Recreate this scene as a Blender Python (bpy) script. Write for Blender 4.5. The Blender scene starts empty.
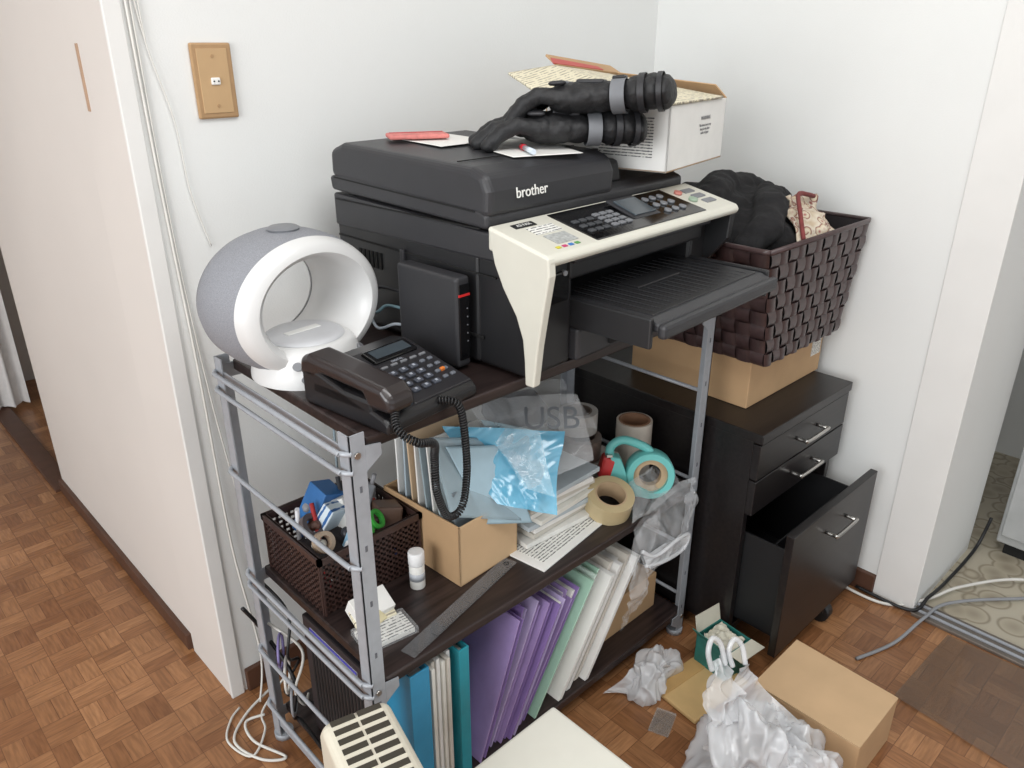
import bpy, bmesh, math, random
from math import *
from mathutils import Vector, Matrix, noise
random.seed(7)
SC=bpy.context.scene
COL=bpy.context.collection
SC.view_settings.view_transform='Standard'

# ---------------------------------------------------------------- materials
def lin(c):
    return tuple(((x/255.)/12.92 if x/255.<=.04045 else ((x/255.+.055)/1.055)**2.4) for x in c)
_m={}
def M(name,rgb,rough=.5,metal=0.,var=.06,scale=25.,bump=0.,bscale=200.,alpha=1.,coat=0.,trans=0.,spec=.5,dist=.002):
    if name in _m: return _m[name]
    m=bpy.data.materials.new(name); m.use_nodes=True
    nt=m.node_tree; b=nt.nodes['Principled BSDF']
    c=lin(rgb)
    tc=nt.nodes.new('ShaderNodeTexCoord'); n=nt.nodes.new('ShaderNodeTexNoise'); n.inputs['Scale'].default_value=scale; n.inputs['Detail'].default_value=4
    nt.links.new(tc.outputs['Object'],n.inputs['Vector'])
    r=nt.nodes.new('ShaderNodeValToRGB')
    r.color_ramp.elements[0].position=.3; r.color_ramp.elements[1].position=.7
    r.color_ramp.elements[0].color=tuple(x*(1-var) for x in c)+(1,)
    r.color_ramp.elements[1].color=tuple(min(1,x*(1+var)) for x in c)+(1,)
    nt.links.new(n.outputs['Fac'],r.inputs['Fac']); nt.links.new(r.outputs['Color'],b.inputs['Base Color'])
    b.inputs['Roughness'].default_value=rough; b.inputs['Metallic'].default_value=metal
    b.inputs['Specular IOR Level'].default_value=spec
    if coat: b.inputs['Coat Weight'].default_value=coat
    if alpha<1: b.inputs['Alpha'].default_value=alpha
    if trans: b.inputs['Transmission Weight'].default_value=trans
    if bump:
        n2=nt.nodes.new('ShaderNodeTexNoise'); n2.inputs['Scale'].default_value=bscale; n2.inputs['Detail'].default_value=3
        nt.links.new(tc.outputs['Object'],n2.inputs['Vector'])
        bp=nt.nodes.new('ShaderNodeBump'); bp.inputs['Strength'].default_value=bump; bp.inputs['Distance'].default_value=dist
        nt.links.new(n2.outputs['Fac'],bp.inputs['Height']); nt.links.new(bp.outputs['Normal'],b.inputs['Normal'])
    _m[name]=m; return m

def M_floor():
    """basket-weave mosaic parquet: square cells of small strips turned alternately"""
    m=bpy.data.materials.new('parquet_mosaic_wood'); m.use_nodes=True; nt=m.node_tree; b=nt.nodes['Principled BSDF']
    tc=nt.nodes.new('ShaderNodeTexCoord'); C=.076
    def branch(rot):
        mp=nt.nodes.new('ShaderNodeMapping'); mp.inputs['Rotation'].default_value=(0,0,radians(rot))
        nt.links.new(tc.outputs['Object'],mp.inputs['Vector'])
        def brick(bw,rh,c1,c2,mo,ms):
            br=nt.nodes.new('ShaderNodeTexBrick'); br.offset=0
            br.inputs['Scale'].default_value=1; br.inputs['Brick Width'].default_value=bw; br.inputs['Row Height'].default_value=rh
            br.inputs['Mortar Size'].default_value=ms; br.inputs['Bias'].default_value=0
            br.inputs['Color1'].default_value=c1; br.inputs['Color2'].default_value=c2; br.inputs['Mortar'].default_value=mo
            nt.links.new(mp.outputs['Vector'],br.inputs['Vector']); return br.outputs['Color']
        a=brick(C,C/2,lin((178,130,90))+(1,),lin((142,96,62))+(1,),lin((116,76,50))+(1,),.0007)
        c=brick(C*2,C,(1,1,1,1),(.86,.84,.81,1),(1,1,1,1),0)
        mp2=nt.nodes.new('ShaderNodeMapping'); mp2.inputs['Scale'].default_value=(14,120,9)
        nt.links.new(mp.outputs['Vector'],mp2.inputs['Vector'])
        n=nt.nodes.new('ShaderNodeTexNoise'); n.inputs['Scale'].default_value=1.5; n.inputs['Detail'].default_value=6
        nt.links.new(mp2.outputs['Vector'],n.inputs['Vector'])
        r=nt.nodes.new('ShaderNodeValToRGB'); r.color_ramp.elements[0].position=.35; r.color_ramp.elements[1].position=.65
        r.color_ramp.elements[0].color=(.72,.70,.68,1); r.color_ramp.elements[1].color=(1.03,1.03,1.03,1)
        nt.links.new(n.outputs['Fac'],r.inputs['Fac'])
        prev=a
        for src in (r.outputs['Color'],c):
            mx=nt.nodes.new('ShaderNodeMixRGB'); mx.blend_type='MULTIPLY'; mx.inputs['Fac'].default_value=1
            nt.links.new(prev,mx.inputs['Color1']); nt.links.new(src,mx.inputs['Color2']); prev=mx.outputs['Color']
        return prev
    A=branch(0); B=branch(90)
    ck=nt.nodes.new('ShaderNodeTexChecker'); ck.inputs['Scale'].default_value=1/C
    off=nt.nodes.new('ShaderNodeMapping'); off.inputs['Location'].default_value=(0,0,.01)
    nt.links.new(tc.outputs['Object'],off.inputs['Vector']); nt.links.new(off.outputs['Vector'],ck.inputs['Vector'])
    mx=nt.nodes.new('ShaderNodeMixRGB'); nt.links.new(ck.outputs['Fac'],mx.inputs['Fac']); nt.links.new(A,mx.inputs['Color1']); nt.links.new(B,mx.inputs['Color2'])
    nt.links.new(mx.outputs['Color'],b.inputs['Base Color']); b.inputs['Roughness'].default_value=.32
    return m

def M_wood(name,c1,c2,rough=.4,axis='X'):
    m=bpy.data.materials.new(name); m.use_nodes=True; nt=m.node_tree; b=nt.nodes['Principled BSDF']
    tc=nt.nodes.new('ShaderNodeTexCoord'); mp=nt.nodes.new('ShaderNodeMapping')
    mp.inputs['Scale'].default_value=(3,60,60) if axis=='X' else (60,3,60)
    nt.links.new(tc.outputs['Object'],mp.inputs['Vector'])
    n=nt.nodes.new('ShaderNodeTexNoise'); n.inputs['Scale'].default_value=2; n.inputs['Detail'].default_value=5
    nt.links.new(mp.outputs['Vector'],n.inputs['Vector'])
    r=nt.nodes.new('ShaderNodeValToRGB'); r.color_ramp.elements[0].position=.35; r.color_ramp.elements[1].position=.68
    r.color_ramp.elements[0].color=lin(c1)+(1,); r.color_ramp.elements[1].color=lin(c2)+(1,)
    nt.links.new(n.outputs['Fac'],r.inputs['Fac']); nt.links.new(r.outputs['Color'],b.inputs['Base Color'])
    b.inputs['Roughness'].default_value=rough
    return m

def M_print(name,paper,ink,cell,rows,thr=.5,rough=.6,axis='Y'):
    m=bpy.data.materials.new(name); m.use_nodes=True; nt=m.node_tree; b=nt.nodes['Principled BSDF']
    tc=nt.nodes.new('ShaderNodeTexCoord')
    w=nt.nodes.new('ShaderNodeTexWave'); w.inputs['Scale'].default_value=rows; w.bands_direction=axis; w.inputs['Distortion'].default_value=0
    nt.links.new(tc.outputs['Object'],w.inputs['Vector'])
    n=nt.nodes.new('ShaderNodeTexNoise'); n.inputs['Scale'].default_value=cell; n.inputs['Detail'].default_value=2
    nt.links.new(tc.outputs['Object'],n.inputs['Vector'])
    mu=nt.nodes.new('ShaderNodeMath'); mu.operation='MULTIPLY'
    nt.links.new(w.outputs['Fac'],mu.inputs[0]); nt.links.new(n.outputs['Fac'],mu.inputs[1])
    r=nt.nodes.new('ShaderNodeValToRGB'); r.color_ramp.elements[0].position=thr-.06; r.color_ramp.elements[1].position=thr+.03
    r.color_ramp.elements[0].color=lin(paper)+(1,); r.color_ramp.elements[1].color=lin(ink)+(1,)
    nt.links.new(mu.outputs[0],r.inputs['Fac']); nt.links.new(r.outputs['Color'],b.inputs['Base Color'])
    b.inputs['Roughness'].default_value=rough
    return m

def M_cells(name,stops,scale,rough=.4):
    m=bpy.data.materials.new(name); m.use_nodes=True; nt=m.node_tree; b=nt.nodes['Principled BSDF']
    tc=nt.nodes.new('ShaderNodeTexCoord'); v=nt.nodes.new('ShaderNodeTexVoronoi'); v.inputs['Scale'].default_value=scale
    nt.links.new(tc.outputs['Object'],v.inputs['Vector'])
    r=nt.nodes.new('ShaderNodeValToRGB'); e=r.color_ramp.elements
    e[0].position=stops[0][0]; e[0].color=lin(stops[0][1])+(1,); e[1].position=stops[-1][0]; e[1].color=lin(stops[-1][1])+(1,)
    for p,c in stops[1:-1]:
        x=e.new(p); x.color=lin(c)+(1,)
    nt.links.new(v.outputs['Distance'],r.inputs['Fac']); nt.links.new(r.outputs['Color'],b.inputs['Base Color'])
    b.inputs['Roughness'].default_value=rough
    return m

# ---------------------------------------------------------------- helpers
def G(name,loc=(0,0,0),rz=0,rx=0,ry=0,s=1):
    o=bpy.data.objects.new(name,None); o.empty_display_size=.05; COL.objects.link(o)
    o.location=loc; o.rotation_euler=(radians(rx),radians(ry),radians(rz)); o.scale=s if isinstance(s,tuple) else (s,s,s); return o
def link(name,bm,mat,par,smooth=False,bevel=0,seg=2,rot=None,loc=None):
    me=bpy.data.meshes.new(name); bm.to_mesh(me); bm.free()
    o=bpy.data.objects.new(name,me); COL.objects.link(o); me.materials.append(mat)
    if par: o.parent=par
    if loc: o.location=loc
    if rot: o.rotation_euler=tuple(radians(a) for a in rot)
    if smooth:
        for p in me.polygons: p.use_smooth=True
    if bevel:
        b=o.modifiers.new('bevel','BEVEL'); b.width=bevel; b.segments=seg; b.limit_method='ANGLE'; b.angle_limit=radians(40)
    return o
def box(par,name,a,b,mat,bevel=.002,rot=None,seg=2,top=None):
    if isinstance(rot,int): seg=rot; rot=None
    c=[(a[i]+b[i])/2 for i in range(3)]; s=[abs(b[i]-a[i]) for i in range(3)]
    bm=bmesh.new(); bmesh.ops.create_cube(bm,size=1)
    for v in bm.verts:
        v.co=Vector((v.co.x*s[0],v.co.y*s[1],v.co.z*s[2]))
        if top and v.co.z>0: v.co.x*=top[0]; v.co.y*=top[1]
    bev=min(bevel,min(s)*.45)
    return link(name,bm,mat,par,bevel=bev,seg=seg,rot=rot,loc=c)
def prism(par,name,prof,x0,x1,mat,bevel=.003,seg=2,axis='x',smooth=False):
    bm=bmesh.new(); n=len(prof)
    def P(t,p): return {'x':(t,p[0],p[1]),'y':(p[0],t,p[1]),'z':(p[0],p[1],t)}[axis]
    A=[bm.verts.new(P(x0,p)) for p in prof]; B=[bm.verts.new(P(x1,p)) for p in prof]
    bm.faces.new(A); bm.faces.new(B[::-1])
    for i in range(n): bm.faces.new((A[i],B[i],B[(i+1)%n],A[(i+1)%n]))
    bmesh.ops.recalc_face_normals(bm,faces=bm.faces)
    return link(name,bm,mat,par,bevel=bevel,seg=seg,smooth=smooth)
def cyl(par,name,p0,p1,r,mat,seg=20,r2=None,bevel=0):
    p0=Vector(p0);p1=Vector(p1); d=p1-p0
    bm=bmesh.new(); bmesh.ops.create_cone(bm,cap_ends=True,segments=seg,radius1=r,radius2=r if r2 is None else r2,depth=d.length)
    q=d.to_track_quat('Z','Y').to_matrix().to_4x4()
    bmesh.ops.transform(bm,matrix=Matrix.Translation((p0+p1)/2)@q,verts=bm.verts)
    o=link(name,bm,mat,par,bevel=bevel)
    for p in o.data.polygons: p.use_smooth=len(p.vertices)==4
    return o
def smoothpath(pts,n=8):
    P=[Vector(p) for p in pts]; out=[]
    for i in range(len(P)-1):
        p0=P[max(i-1,0)];p1=P[i];p2=P[i+1];p3=P[min(i+2,len(P)-1)]
        for k in range(n):
            t=k/n
            out.append(.5*((2*p1)+(-p0+p2)*t+(2*p0-5*p1+4*p2-p3)*t*t+(-p0+3*p1-3*p2+p3)*t**3))
    out.append(P[-1]); return out
def tube(par,name,pts,r,mat,n=8,seg=8,sm=True):
    P=smoothpath(pts,n) if sm else [Vector(p) for p in pts]
    bm=bmesh.new(); rings=[]; up=Vector((0,0,1)); prev=None
    for i,p in enumerate(P):
        t=(P[min(i+1,len(P)-1)]-P[max(i-1,0)]).normalized()
        if prev is None:
            a=t.cross(up)
            if a.length<.1: a=t.cross(Vector((1,0,0)))
        else: a=prev-t*prev.dot(t)
        a.normalize(); prev=a; b=t.cross(a)
        rings.append([bm.verts.new(p+a*r*cos(2*pi*k/seg)+b*r*sin(2*pi*k/seg)) for k in range(seg)])
    for i in range(len(rings)-1):
        for k in range(seg):
            bm.faces.new((rings[i][k],rings[i][(k+1)%seg],rings[i+1][(k+1)%seg],rings[i+1][k]))
    bm.faces.new(rings[0][::-1]); bm.faces.new(rings[-1])
    bmesh.ops.recalc_face_normals(bm,faces=bm.faces)
    return link(name,bm,mat,par,smooth=True)
def lathe(par,name,prof,mat,seg=64,closed=True,rot=None,loc=None,smooth=True,bevel=0):
    bm=bmesh.new(); R=[]
    for k in range(seg):
        a=2*pi*k/seg; R.append([bm.verts.new((r*cos(a),r*sin(a),z)) for r,z in prof])
    n=len(prof)
    for k in range(seg):
        for i in range(n if closed else n-1):
            j=(i+1)%n
            bm.faces.new((R[k][i],R[(k+1)%seg][i],R[(k+1)%seg][j],R[k][j]))
    bmesh.ops.remove_doubles(bm,verts=bm.verts,dist=1e-6)
    bmesh.ops.recalc_face_normals(bm,faces=bm.faces)
    o=link(name,bm,mat,par,smooth=smooth,rot=rot,loc=loc)
    if smooth:
        m=o.modifiers.new('es','EDGE_SPLIT'); m.split_angle=radians(40)
    return o
def crump(p,s,seed,st=(1,1,1),hf=.22):
    q=Vector((p.x*s*st[0]+seed*3.1,p.y*s*st[1]+seed*1.7,p.z*s*st[2]-seed*2.3))
    w=Vector((noise.noise(q*.7),noise.noise(q*.7+Vector((5,1,2))),noise.noise(q*.7+Vector((1,7,3)))))
    q=q+w*.8
    return .7*noise.noise(q)+.45*(.5-2*abs(noise.noise(q*1.7)))+hf*(.5-2*abs(noise.noise(q*3.9)))
def sheet(par,name,c,mat,amp=0.,sc=14,nu=24,seed=0,thick=.0008,soft=False,hf=.22):
    c=[Vector(x) for x in c]; nrm=(c[1]-c[0]).cross(c[3]-c[0]).normalized()
    bm=bmesh.new(); V=[]
    n=nu if amp else 1
    for i in range(n+1):
        row=[]
        for j in range(n+1):
            u=i/n;v=j/n
            p=c[0]*(1-u)*(1-v)+c[1]*u*(1-v)+c[2]*u*v+c[3]*(1-u)*v
            if amp:
                d=noise.noise(p*sc+Vector((seed,seed,seed))) if soft else crump(p,sc,seed,hf=hf)
                p=p+nrm*amp*d
                if not soft: p=p+Vector((noise.noise(p*sc*.8+Vector((seed,0,0))),noise.noise(p*sc*.8+Vector((0,seed,0))),0))*amp*.8
            row.append(bm.verts.new(p))
        V.append(row)
    for i in range(n):
        for j in range(n): bm.faces.new((V[i][j],V[i+1][j],V[i+1][j+1],V[i][j+1]))
    o=link(name,bm,mat,par,smooth=amp>0)
    s=o.modifiers.new('sol','SOLIDIFY'); s.thickness=thick; s.offset=0
    return o
def film(par,name,c,mat,amp,sc,nu=40,seed=0,soft=False,hf=.22):
    o=sheet(par,name,c,mat,amp,sc,nu,seed,soft=soft,hf=hf); o.modifiers.clear(); return o
def blob(par,name,ctr,size,mat,amp=.02,sc=12,seed=0,sub=5,flat=True,shape=None,rz=0,st=(1,1,1),hf=.22):
    bm=bmesh.new(); bmesh.ops.create_icosphere(bm,subdivisions=sub,radius=1)
    cr=Vector(ctr)
    for v in bm.verts:
        p=v.co.copy(); nn=p.normalized()
        if flat: p.z=max(p.z,-.75)
        if shape: p=shape(p)
        p=Vector((p.x*size[0],p.y*size[1],p.z*size[2]))
        lim=-.75*size[2]
        p=p+nn*amp*crump(p+cr,sc,seed,st,hf)
        if flat and p.z<lim+.001: p.z=lim
        v.co=p
    return link(name,bm,mat,par,smooth=True,loc=ctr,rot=(0,0,rz))
def meld(par,name,balls,mat,vox=.004,disp=0,dscale=.02,smooth=4):
    """one continuous surface from overlapping ellipsoids (x,y,z,rx,ry,rz)"""
    bm=bmesh.new()
    for b in balls:
        r=bmesh.ops.create_icosphere(bm,subdivisions=3,radius=1)
        for v in r['verts']: v.co=Vector((v.co.x*b[3]+b[0],v.co.y*b[4]+b[1],v.co.z*b[5]+b[2]))
    o=link(name,bm,mat,par,smooth=True)
    m=o.modifiers.new('rm','REMESH'); m.mode='VOXEL'; m.voxel_size=vox; m.use_smooth_shade=True
    if disp:
        t=bpy.data.textures.new(name,'CLOUDS'); t.noise_scale=dscale; t.noise_depth=3
        d=o.modifiers.new('dp','DISPLACE'); d.texture=t; d.strength=disp; d.mid_level=.5
    s=o.modifiers.new('sm','SMOOTH'); s.factor=.5; s.iterations=smooth
    return o
def chain(pts,n=6,fz=.85):
    out=[]
    for a,b in zip(pts[:-1],pts[1:]):
        for k in range(n+1):
            t=k/n; q=[a[i]*(1-t)+b[i]*t for i in range(4)]; out.append((q[0],q[1],q[2],q[3],q[3],q[3]*fz))
    return out
def text(par,name,s,loc,rot,size,mat,ext=.0002,align='CENTER'):
    cu=bpy.data.curves.new(name,'FONT'); cu.body=s; cu.size=size; cu.extrude=ext; cu.align_x=align; cu.align_y='CENTER'
    o=bpy.data.objects.new(name,cu); COL.objects.link(o); cu.materials.append(mat); o.parent=par
    o.location=loc; o.rotation_euler=tuple(radians(a) for a in rot); return o
def multibox(par,name,items,mat,bevel=0):
    bm=bmesh.new()
    for a,b in items:
        c=Vector([(a[i]+b[i])/2 for i in range(3)]); s=[abs(b[i]-a[i]) for i in range(3)]
        r=bmesh.ops.create_cube(bm,size=1)
        for v in r['verts']: v.co=Vector((v.co.x*s[0],v.co.y*s[1],v.co.z*s[2]))+c
    return link(name,bm,mat,par,bevel=bevel)

# ---------------------------------------------------------------- palette
wall=M('wall_paint',(226,227,225),.75,var=.015,scale=3,bump=.15,bscale=300)
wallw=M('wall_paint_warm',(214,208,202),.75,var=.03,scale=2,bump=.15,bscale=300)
trimw=M('trim_paint',(225,224,221),.5,var=.02,scale=8,bump=.2,bscale=30)
brownbase=M('baseboard_brown',(84,56,42),.5,var=.15,scale=20)
blk=M('black_plastic',(32,32,34),.42,var=.08,bump=.15,bscale=900)
blk2=M('black_plastic_soft',(46,46,49),.42,var=.06,bump=.2,bscale=900)
blkgl=M('black_gloss',(14,14,16),.15,var=.05,coat=.3)
dark=M('dark_gap',(10,10,10),.8)
cream=M('printer_white',(208,206,194),.42,var=.02)
grey=M('grey_steel',(162,166,172),.42,metal=.15,var=.06,scale=60)
greyd=M('grey_steel_slot',(96,98,104),.6)
greyl=M('grey_key',(120,122,126),.45)
wht=M('white_plastic',(232,231,226),.35,var=.02)
darkwood=M_wood('dark_shelf_wood',(34,26,25),(58,46,44),.36)
cab=M_wood('cabinet_black_wood',(20,17,18),(32,28,28),.35)
steel=M('brushed_steel',(190,188,184),.28,metal=1.)
card=M('cardboard',(186,152,114),.8,var=.06,scale=12,bump=.1,bscale=100)
cardd=M('cardboard_light',(202,170,132),.8,var=.05,scale=12)
paper=M('paper_white',(230,229,225),.7,var=.02)
brownp=M('brown_plastic',(64,46,42),.4,var=.08)
cablew=M('cable_white',(214,212,206),.5)
cableg=M('cable_grey',(140,142,146),.5)
cableb=M('cable_black',(22,22,24),.45)
bagw=M('bag_white',(242,244,247),.20,var=.02,alpha=.48,spec=1.)
clear=M('clear_plastic',(232,234,236),.10,alpha=.17,spec=1.)
clearf=M('clear_folder',(170,190,198),.2,alpha=.5,spec=.8)
printed=M_print('printed_paper',(230,229,224),(90,90,92),160,45,.42)
printedy=M_print('printed_cream',(222,214,188),(150,142,126),90,34,.46)

# ---------------------------------------------------------------- room
fl=M_floor()
box(None,'floor',(-3,-3,-.05),(1.88,5,0),fl,0)
box(None,'floor_vinyl',(1.88,-3,-.05),(4.2,5,0),M_cells('vinyl_floor_pattern',[(.1,(150,140,122)),(.45,(176,167,148)),(.52,(138,128,110)),(.6,(180,172,154)),(.8,(182,174,156))],14),0)
box(None,'ceiling',(-3,-3,2.5),(4.2,5,2.55),wall,0)
box(None,'wall_back',(.467,1.405,0),(1.88,1.52,2.5),wall,0)
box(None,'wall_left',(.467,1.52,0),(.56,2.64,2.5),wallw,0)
box(None,'wall_right',(1.88,.455,0),(2.28,1.52,2.5),wall,0)
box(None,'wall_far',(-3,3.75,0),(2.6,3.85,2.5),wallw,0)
box(None,'wall_kitchen',(3.0,-3,0),(3.1,3.75,2.5),wall,0)
box(None,'trim_1',(1.874,.455,0),(1.882,.56,2.5),trimw,.002)
box(None,'trim_2',(.4635,1.400,0),(.469,1.61,2.5),wallw,.001)
box(None,'trim_3',(.462,1.399,0),(.492,1.407,2.5),trimw,.002)
box(None,'baseboard_left',(.454,1.62,0),(.469,2.64,.045),brownbase,.003)
box(None,'baseboard_right',(1.868,.56,0),(1.882,1.405,.06),brownbase,.003)
box(None,'baseboard_back',(.50,1.393,0),(1.87,1.407,.06),brownbase,.003)
box(None,'trim_4',(.44,2.64,0),(.50,3.75,.012),brownbase,.002)
box(None,'trim_5',(.461,1.555,1.25),(.469,1.565,1.36),M('slot_brown',(176,146,122),.6),.001)
g=G('door_threshold',(0,0,0))
box(g,'sill',(1.862,-1.5,0),(1.925,.455,.010),M('sill_metal',(120,112,104),.4,metal=.5),.002)
box(g,'rail_1',(1.876,-1.5,.010),(1.882,.455,.016),grey,.001)
box(g,'rail_2',(1.902,-1.5,.010),(1.908,.455,.016),grey,.001)
g=G('window_curtain',(0,0,0))
bm=bmesh.new(); V=[]
for i in range(61):
    x=.0+ i*.0095; V.append((bm.verts.new((x,3.45+.02*sin(i*.9)+.008*sin(i*2.3),.02)),bm.verts.new((x,3.45+.025*sin(i*.9+.3),2.2))))
for i in range(60): bm.faces.new((V[i][0],V[i+1][0],V[i+1][1],V[i][1]))
o=link('cloth',bm,M('curtain_cloth',(226,224,222),.8),g,smooth=True)
g=G('wall_outlet_plate',(.625,1.405,1.30))
gold=M('plate_bronze',(174,140,102),.4,metal=.2,var=.05,scale=90)
box(g,'plate',(-.036,-.008,-.061),(.036,0,.061),gold,.003)
box(g,'inset',(-.027,-.0095,-.052),(.027,-.006,.052),M('plate_inner',(186,154,114),.5,var=.04),.001)
box(g,'socket',(-.008,-.013,-.006),(.008,-.008,.006),wht,.002)
cyl(g,'pin_1',(-.004,-.014,0),(-.004,-.012,0),.0014,dark,10); cyl(g,'pin_2',(.004,-.014,0),(.004,-.012,0),.0014,dark,10)
cyl(g,'screw_1',(0,-.0105,.04),(0,-.0085,.04),.003,gold,10); cyl(g,'screw_2',(0,-.0105,-.04),(0,-.0085,-.04),.003,gold,10)
g=G('wall_cable')
tube(g,'cord_1',[(.497,1.40,2.4),(.498,1.40,1.7),(.502,1.40,1.2),(.512,1.398,.8),(.515,1.39,.4),(.53,1.37,.12),(.50,1.34,.01)],.0024,cablew)
tube(g,'cord_2',[(.505,1.40,2.4),(.506,1.40,1.6),(.509,1.40,1.1),(.525,1.398,.75),(.55,1.39,.45),(.56,1.36,.2)],.0015,cablew)
tube(g,'cord_3',[(.506,1.40,1.50),(.520,1.40,1.36),(.545,1.40,1.24),(.553,1.40,1.12),(.575,1.40,1.02)],.0011,cablew)
tube(g,'cord_4',[(.516,1.40,2.4),(.517,1.40,1.55),(.520,1.40,1.36)],.0011,cablew)

# ---------------------------------------------------------------- rack
X0,X1,Y0,Y1=.485,1.385,.83,1.245
g=G('shelving_rack')
def post(nm,x,y,sx,sy):
    it=[((x,y,.012),(x+sx*.026,y+sy*.0025,.872)),((x,y,.012),(x+sx*.0025,y+sy*.026,.872))]
    multibox(g,nm,it,grey)
    hs=[((x+sx*.012,y-sy*.0004,z),(x+sx*.016,y+sy*.001,z+.010)) for z in [ .08+.10*k for k in range(8)]]
    multibox(g,nm+'_slots',hs,greyd)
    cyl(g,nm+'_foot',(x+sx*.014,y+sy*.014,0),(x+sx*.014,y+sy*.014,.014),.020,grey,16)
post('post_1',X0,Y0,1,1); post('post_2',X1,Y0,-1,1); post('post_3',X0,Y1,1,-1); post('post_4',X1,Y1,-1,-1)
for i,z in enumerate((.86,.425,.07)):
    box(g,'board_%d'%(i+1),(X0+.030,Y0+.003,z-.02),(X1-.003,Y1-.003,z),darkwood,.003)
    box(g,'side_strip_%d'%(i+1),(X0+.003,Y0+.01,z-.03),(X0+.006,Y1-.01,z-.012),grey,.001)
    box(g,'back_strip_%d'%(i+1),(X0+.003,Y1-.003,z-.032),(X1-.003,Y1,z-.005),grey,.001)
for i,z in enumerate((.845,.815,.655,.43,.405,.245,.10)):
    tube(g,'side_rail_%d'%(i+1),[(X0+.004,Y0+.0,z),(X0-.006,Y0+.012,z),(X0-.009,Y0+.05,z),(X0-.009,Y1-.05,z),(X0-.006,Y1-.01,z),(X0+.004,Y1+.002,z)],.0042,grey)
    cyl(g,'side_rail_r_%d'%(i+1),(X1+.006,Y0+.02,z),(X1+.006,Y1-.02,z),.0045,grey,12)
for i,z in enumerate((.84,.41,.055)):
    prism(g,'bracket_%d'%i,[(X0+.026,z-.030),(X0+.052,z-.012),(X0+.052,z+.006),(X0+.026,z+.010)],Y0-.0005,Y0+.002,grey,0,axis='y')
    prism(g,'bracket_r_%d'%i,[(X1-.026,z-.03),(X1-.048,z-.012),(X1-.048,z+.008),(X1-.026,z+.008)],Y0-.0005,Y0+.002,grey,0,axis='y')
    cyl(g,'bolt_%d'%i,(X0+.012,Y0-.003,z),(X0+.012,Y0,z),.005,steel,10); cyl(g,'bolt_r_%d'%i,(X1-.012,Y0-.003,z),(X1-.012,Y0,z),.005,steel,10)

# ---------------------------------------------------------------- printer
T=.861
g=G('inkjet_printer',(.806,.768,T),rz=3.2); W=.555
box(g,'core',(0.004,.15,.006),(W-.004,.53,.19),blk,.006)
box(g,'front_left',(.008,.045,.004),(.115,.16,.19),blk,.008)
box(g,'front_right',(.49,.055,.004),(W-.004,.16,.19),blk,.008)
box(g,'cassette_front',(.115,.03,.008),(.49,.155,.066),blk2,.006)
box(g,'upper_front',(.10,.04,.150),(.505,.16,.195),blk,.005)
box(g,'upper_front_lip',(.10,.030,.178),(.52,.06,.198),blk2,.004)
box(g,'cavity_back',(.11,.14,.05),(.505,.16,.15),dark,0)
box(g,'cassette_handle',(.20,.024,.018),(.40,.032,.040),dark,.003)
box(g,'card_slot',(.020,.040,.118),(.10,.047,.168),blkgl,.003)
cyl(g,'badge',(.088,.0465,.165),(.088,.038,.165),.0045,grey,12)
prism(g,'scanner_body',[(.11,.185),(.53,.185),(.53,.245),(.11,.230)],0,W,blk2,.005)
prism(g,'lid',[(.124,.234),(.53,.250),(.535,.275),(.50,.280),(.145,.264),(.124,.256)],-.002,W,blk2,.006,3)
prism(g,'feeder',[(.122,.250),(.50,.268),(.53,.275),(.528,.322),(.49,.336),(.16,.326),(.130,.316),(.119,.292)],-.002,.320,blk2,.012,4)
prism(g,'feeder_slope',[(.15,.26),(.50,.275),(.48,.312),(.16,.302)],.315,.385,blk,.008)
multibox(g,'paper_guides',[((.335,.20,.300),(.372,.21,.318)),((.335,.42,.305),(.372,.43,.324))],blk2)
box(g,'feeder_cover_seam',(.012,.20,.3285),(.30,.202,.3300),dark,0)
box(g,'feeder_groove',(-.0028,.15,.2655),(.1,.52,.268),dark,0,rot=(2.2,0,0))
box(g,'feeder_seam',(-.0026,.14,.2335),(.2,.52,.2355),dark,0)
box(g,'side_vent',(-.003,.33,.03),(.004,.34,.17),blk2,.002)
box(g,'side_seam',(.002,.11,.162),(.0055,.525,.1645),dark,0,rot=(1,0,0))
box(g,'side_recess',(.002,.14,.05),(.0055,.30,.056),dark,.001)
multibox(g,'side_slots',[((.002,.40+.012*i,.12),(.0055,.406+.012*i,.15)) for i in range(6)],dark)
cheek=[(-.004,.212),(-.006,.185),(.004,.13),(.014,.07),(.022,.0),(.040,.0),(.042,.04),(.046,.075),(.060,.110),(.088,.150),(.106,.185),(.120,.240)]
prism(g,'cheek_left',cheek,-.005,.012,cream,.003,3)
prism(g,'cheek_right',[(.0,.20),(.004,.15),(.045,.10),(.118,.09),(.118,.22)],W-.014,W+.002,blk,.003)
prism(g,'control_panel',[(-.002,.198),(-.006,.206),(.0,.215),(.120,.242),(.120,.205),(.03,.190)],-.004,W+.004,cream,.004,3)
sl=degrees(atan2(.027,.120))
gp=G('panel_keys',(0,0,.2155),rx=sl); gp.parent=g
box(gp,'black_insert',(.125,.006,-.004),(.455,.116,.0012),blkgl,.003)
multibox(gp,'number_keys',[((.20+i*.019,.03+j*.014,.001),(.214+i*.019,.039+j*.014,.0045)) for i in range(3) for j in range(4)],greyl,.001)
multibox(gp,'mode_keys',[((.138+i*.019,.03+j*.018,.001),(.152+i*.019,.039+j*.018,.004)) for i in range(3) for j in range(3)],M('key_dark',(70,72,75),.4),.001)
box(gp,'lcd_frame',(.268,.035,.001),(.345,.105,.006),blk2,.002,rot=(6,0,0))
box(gp,'lcd',(.275,.042,.0055),(.338,.094,.0085),M('lcd_screen',(70,78,84),.15),.001,rot=(6,0,0))
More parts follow.
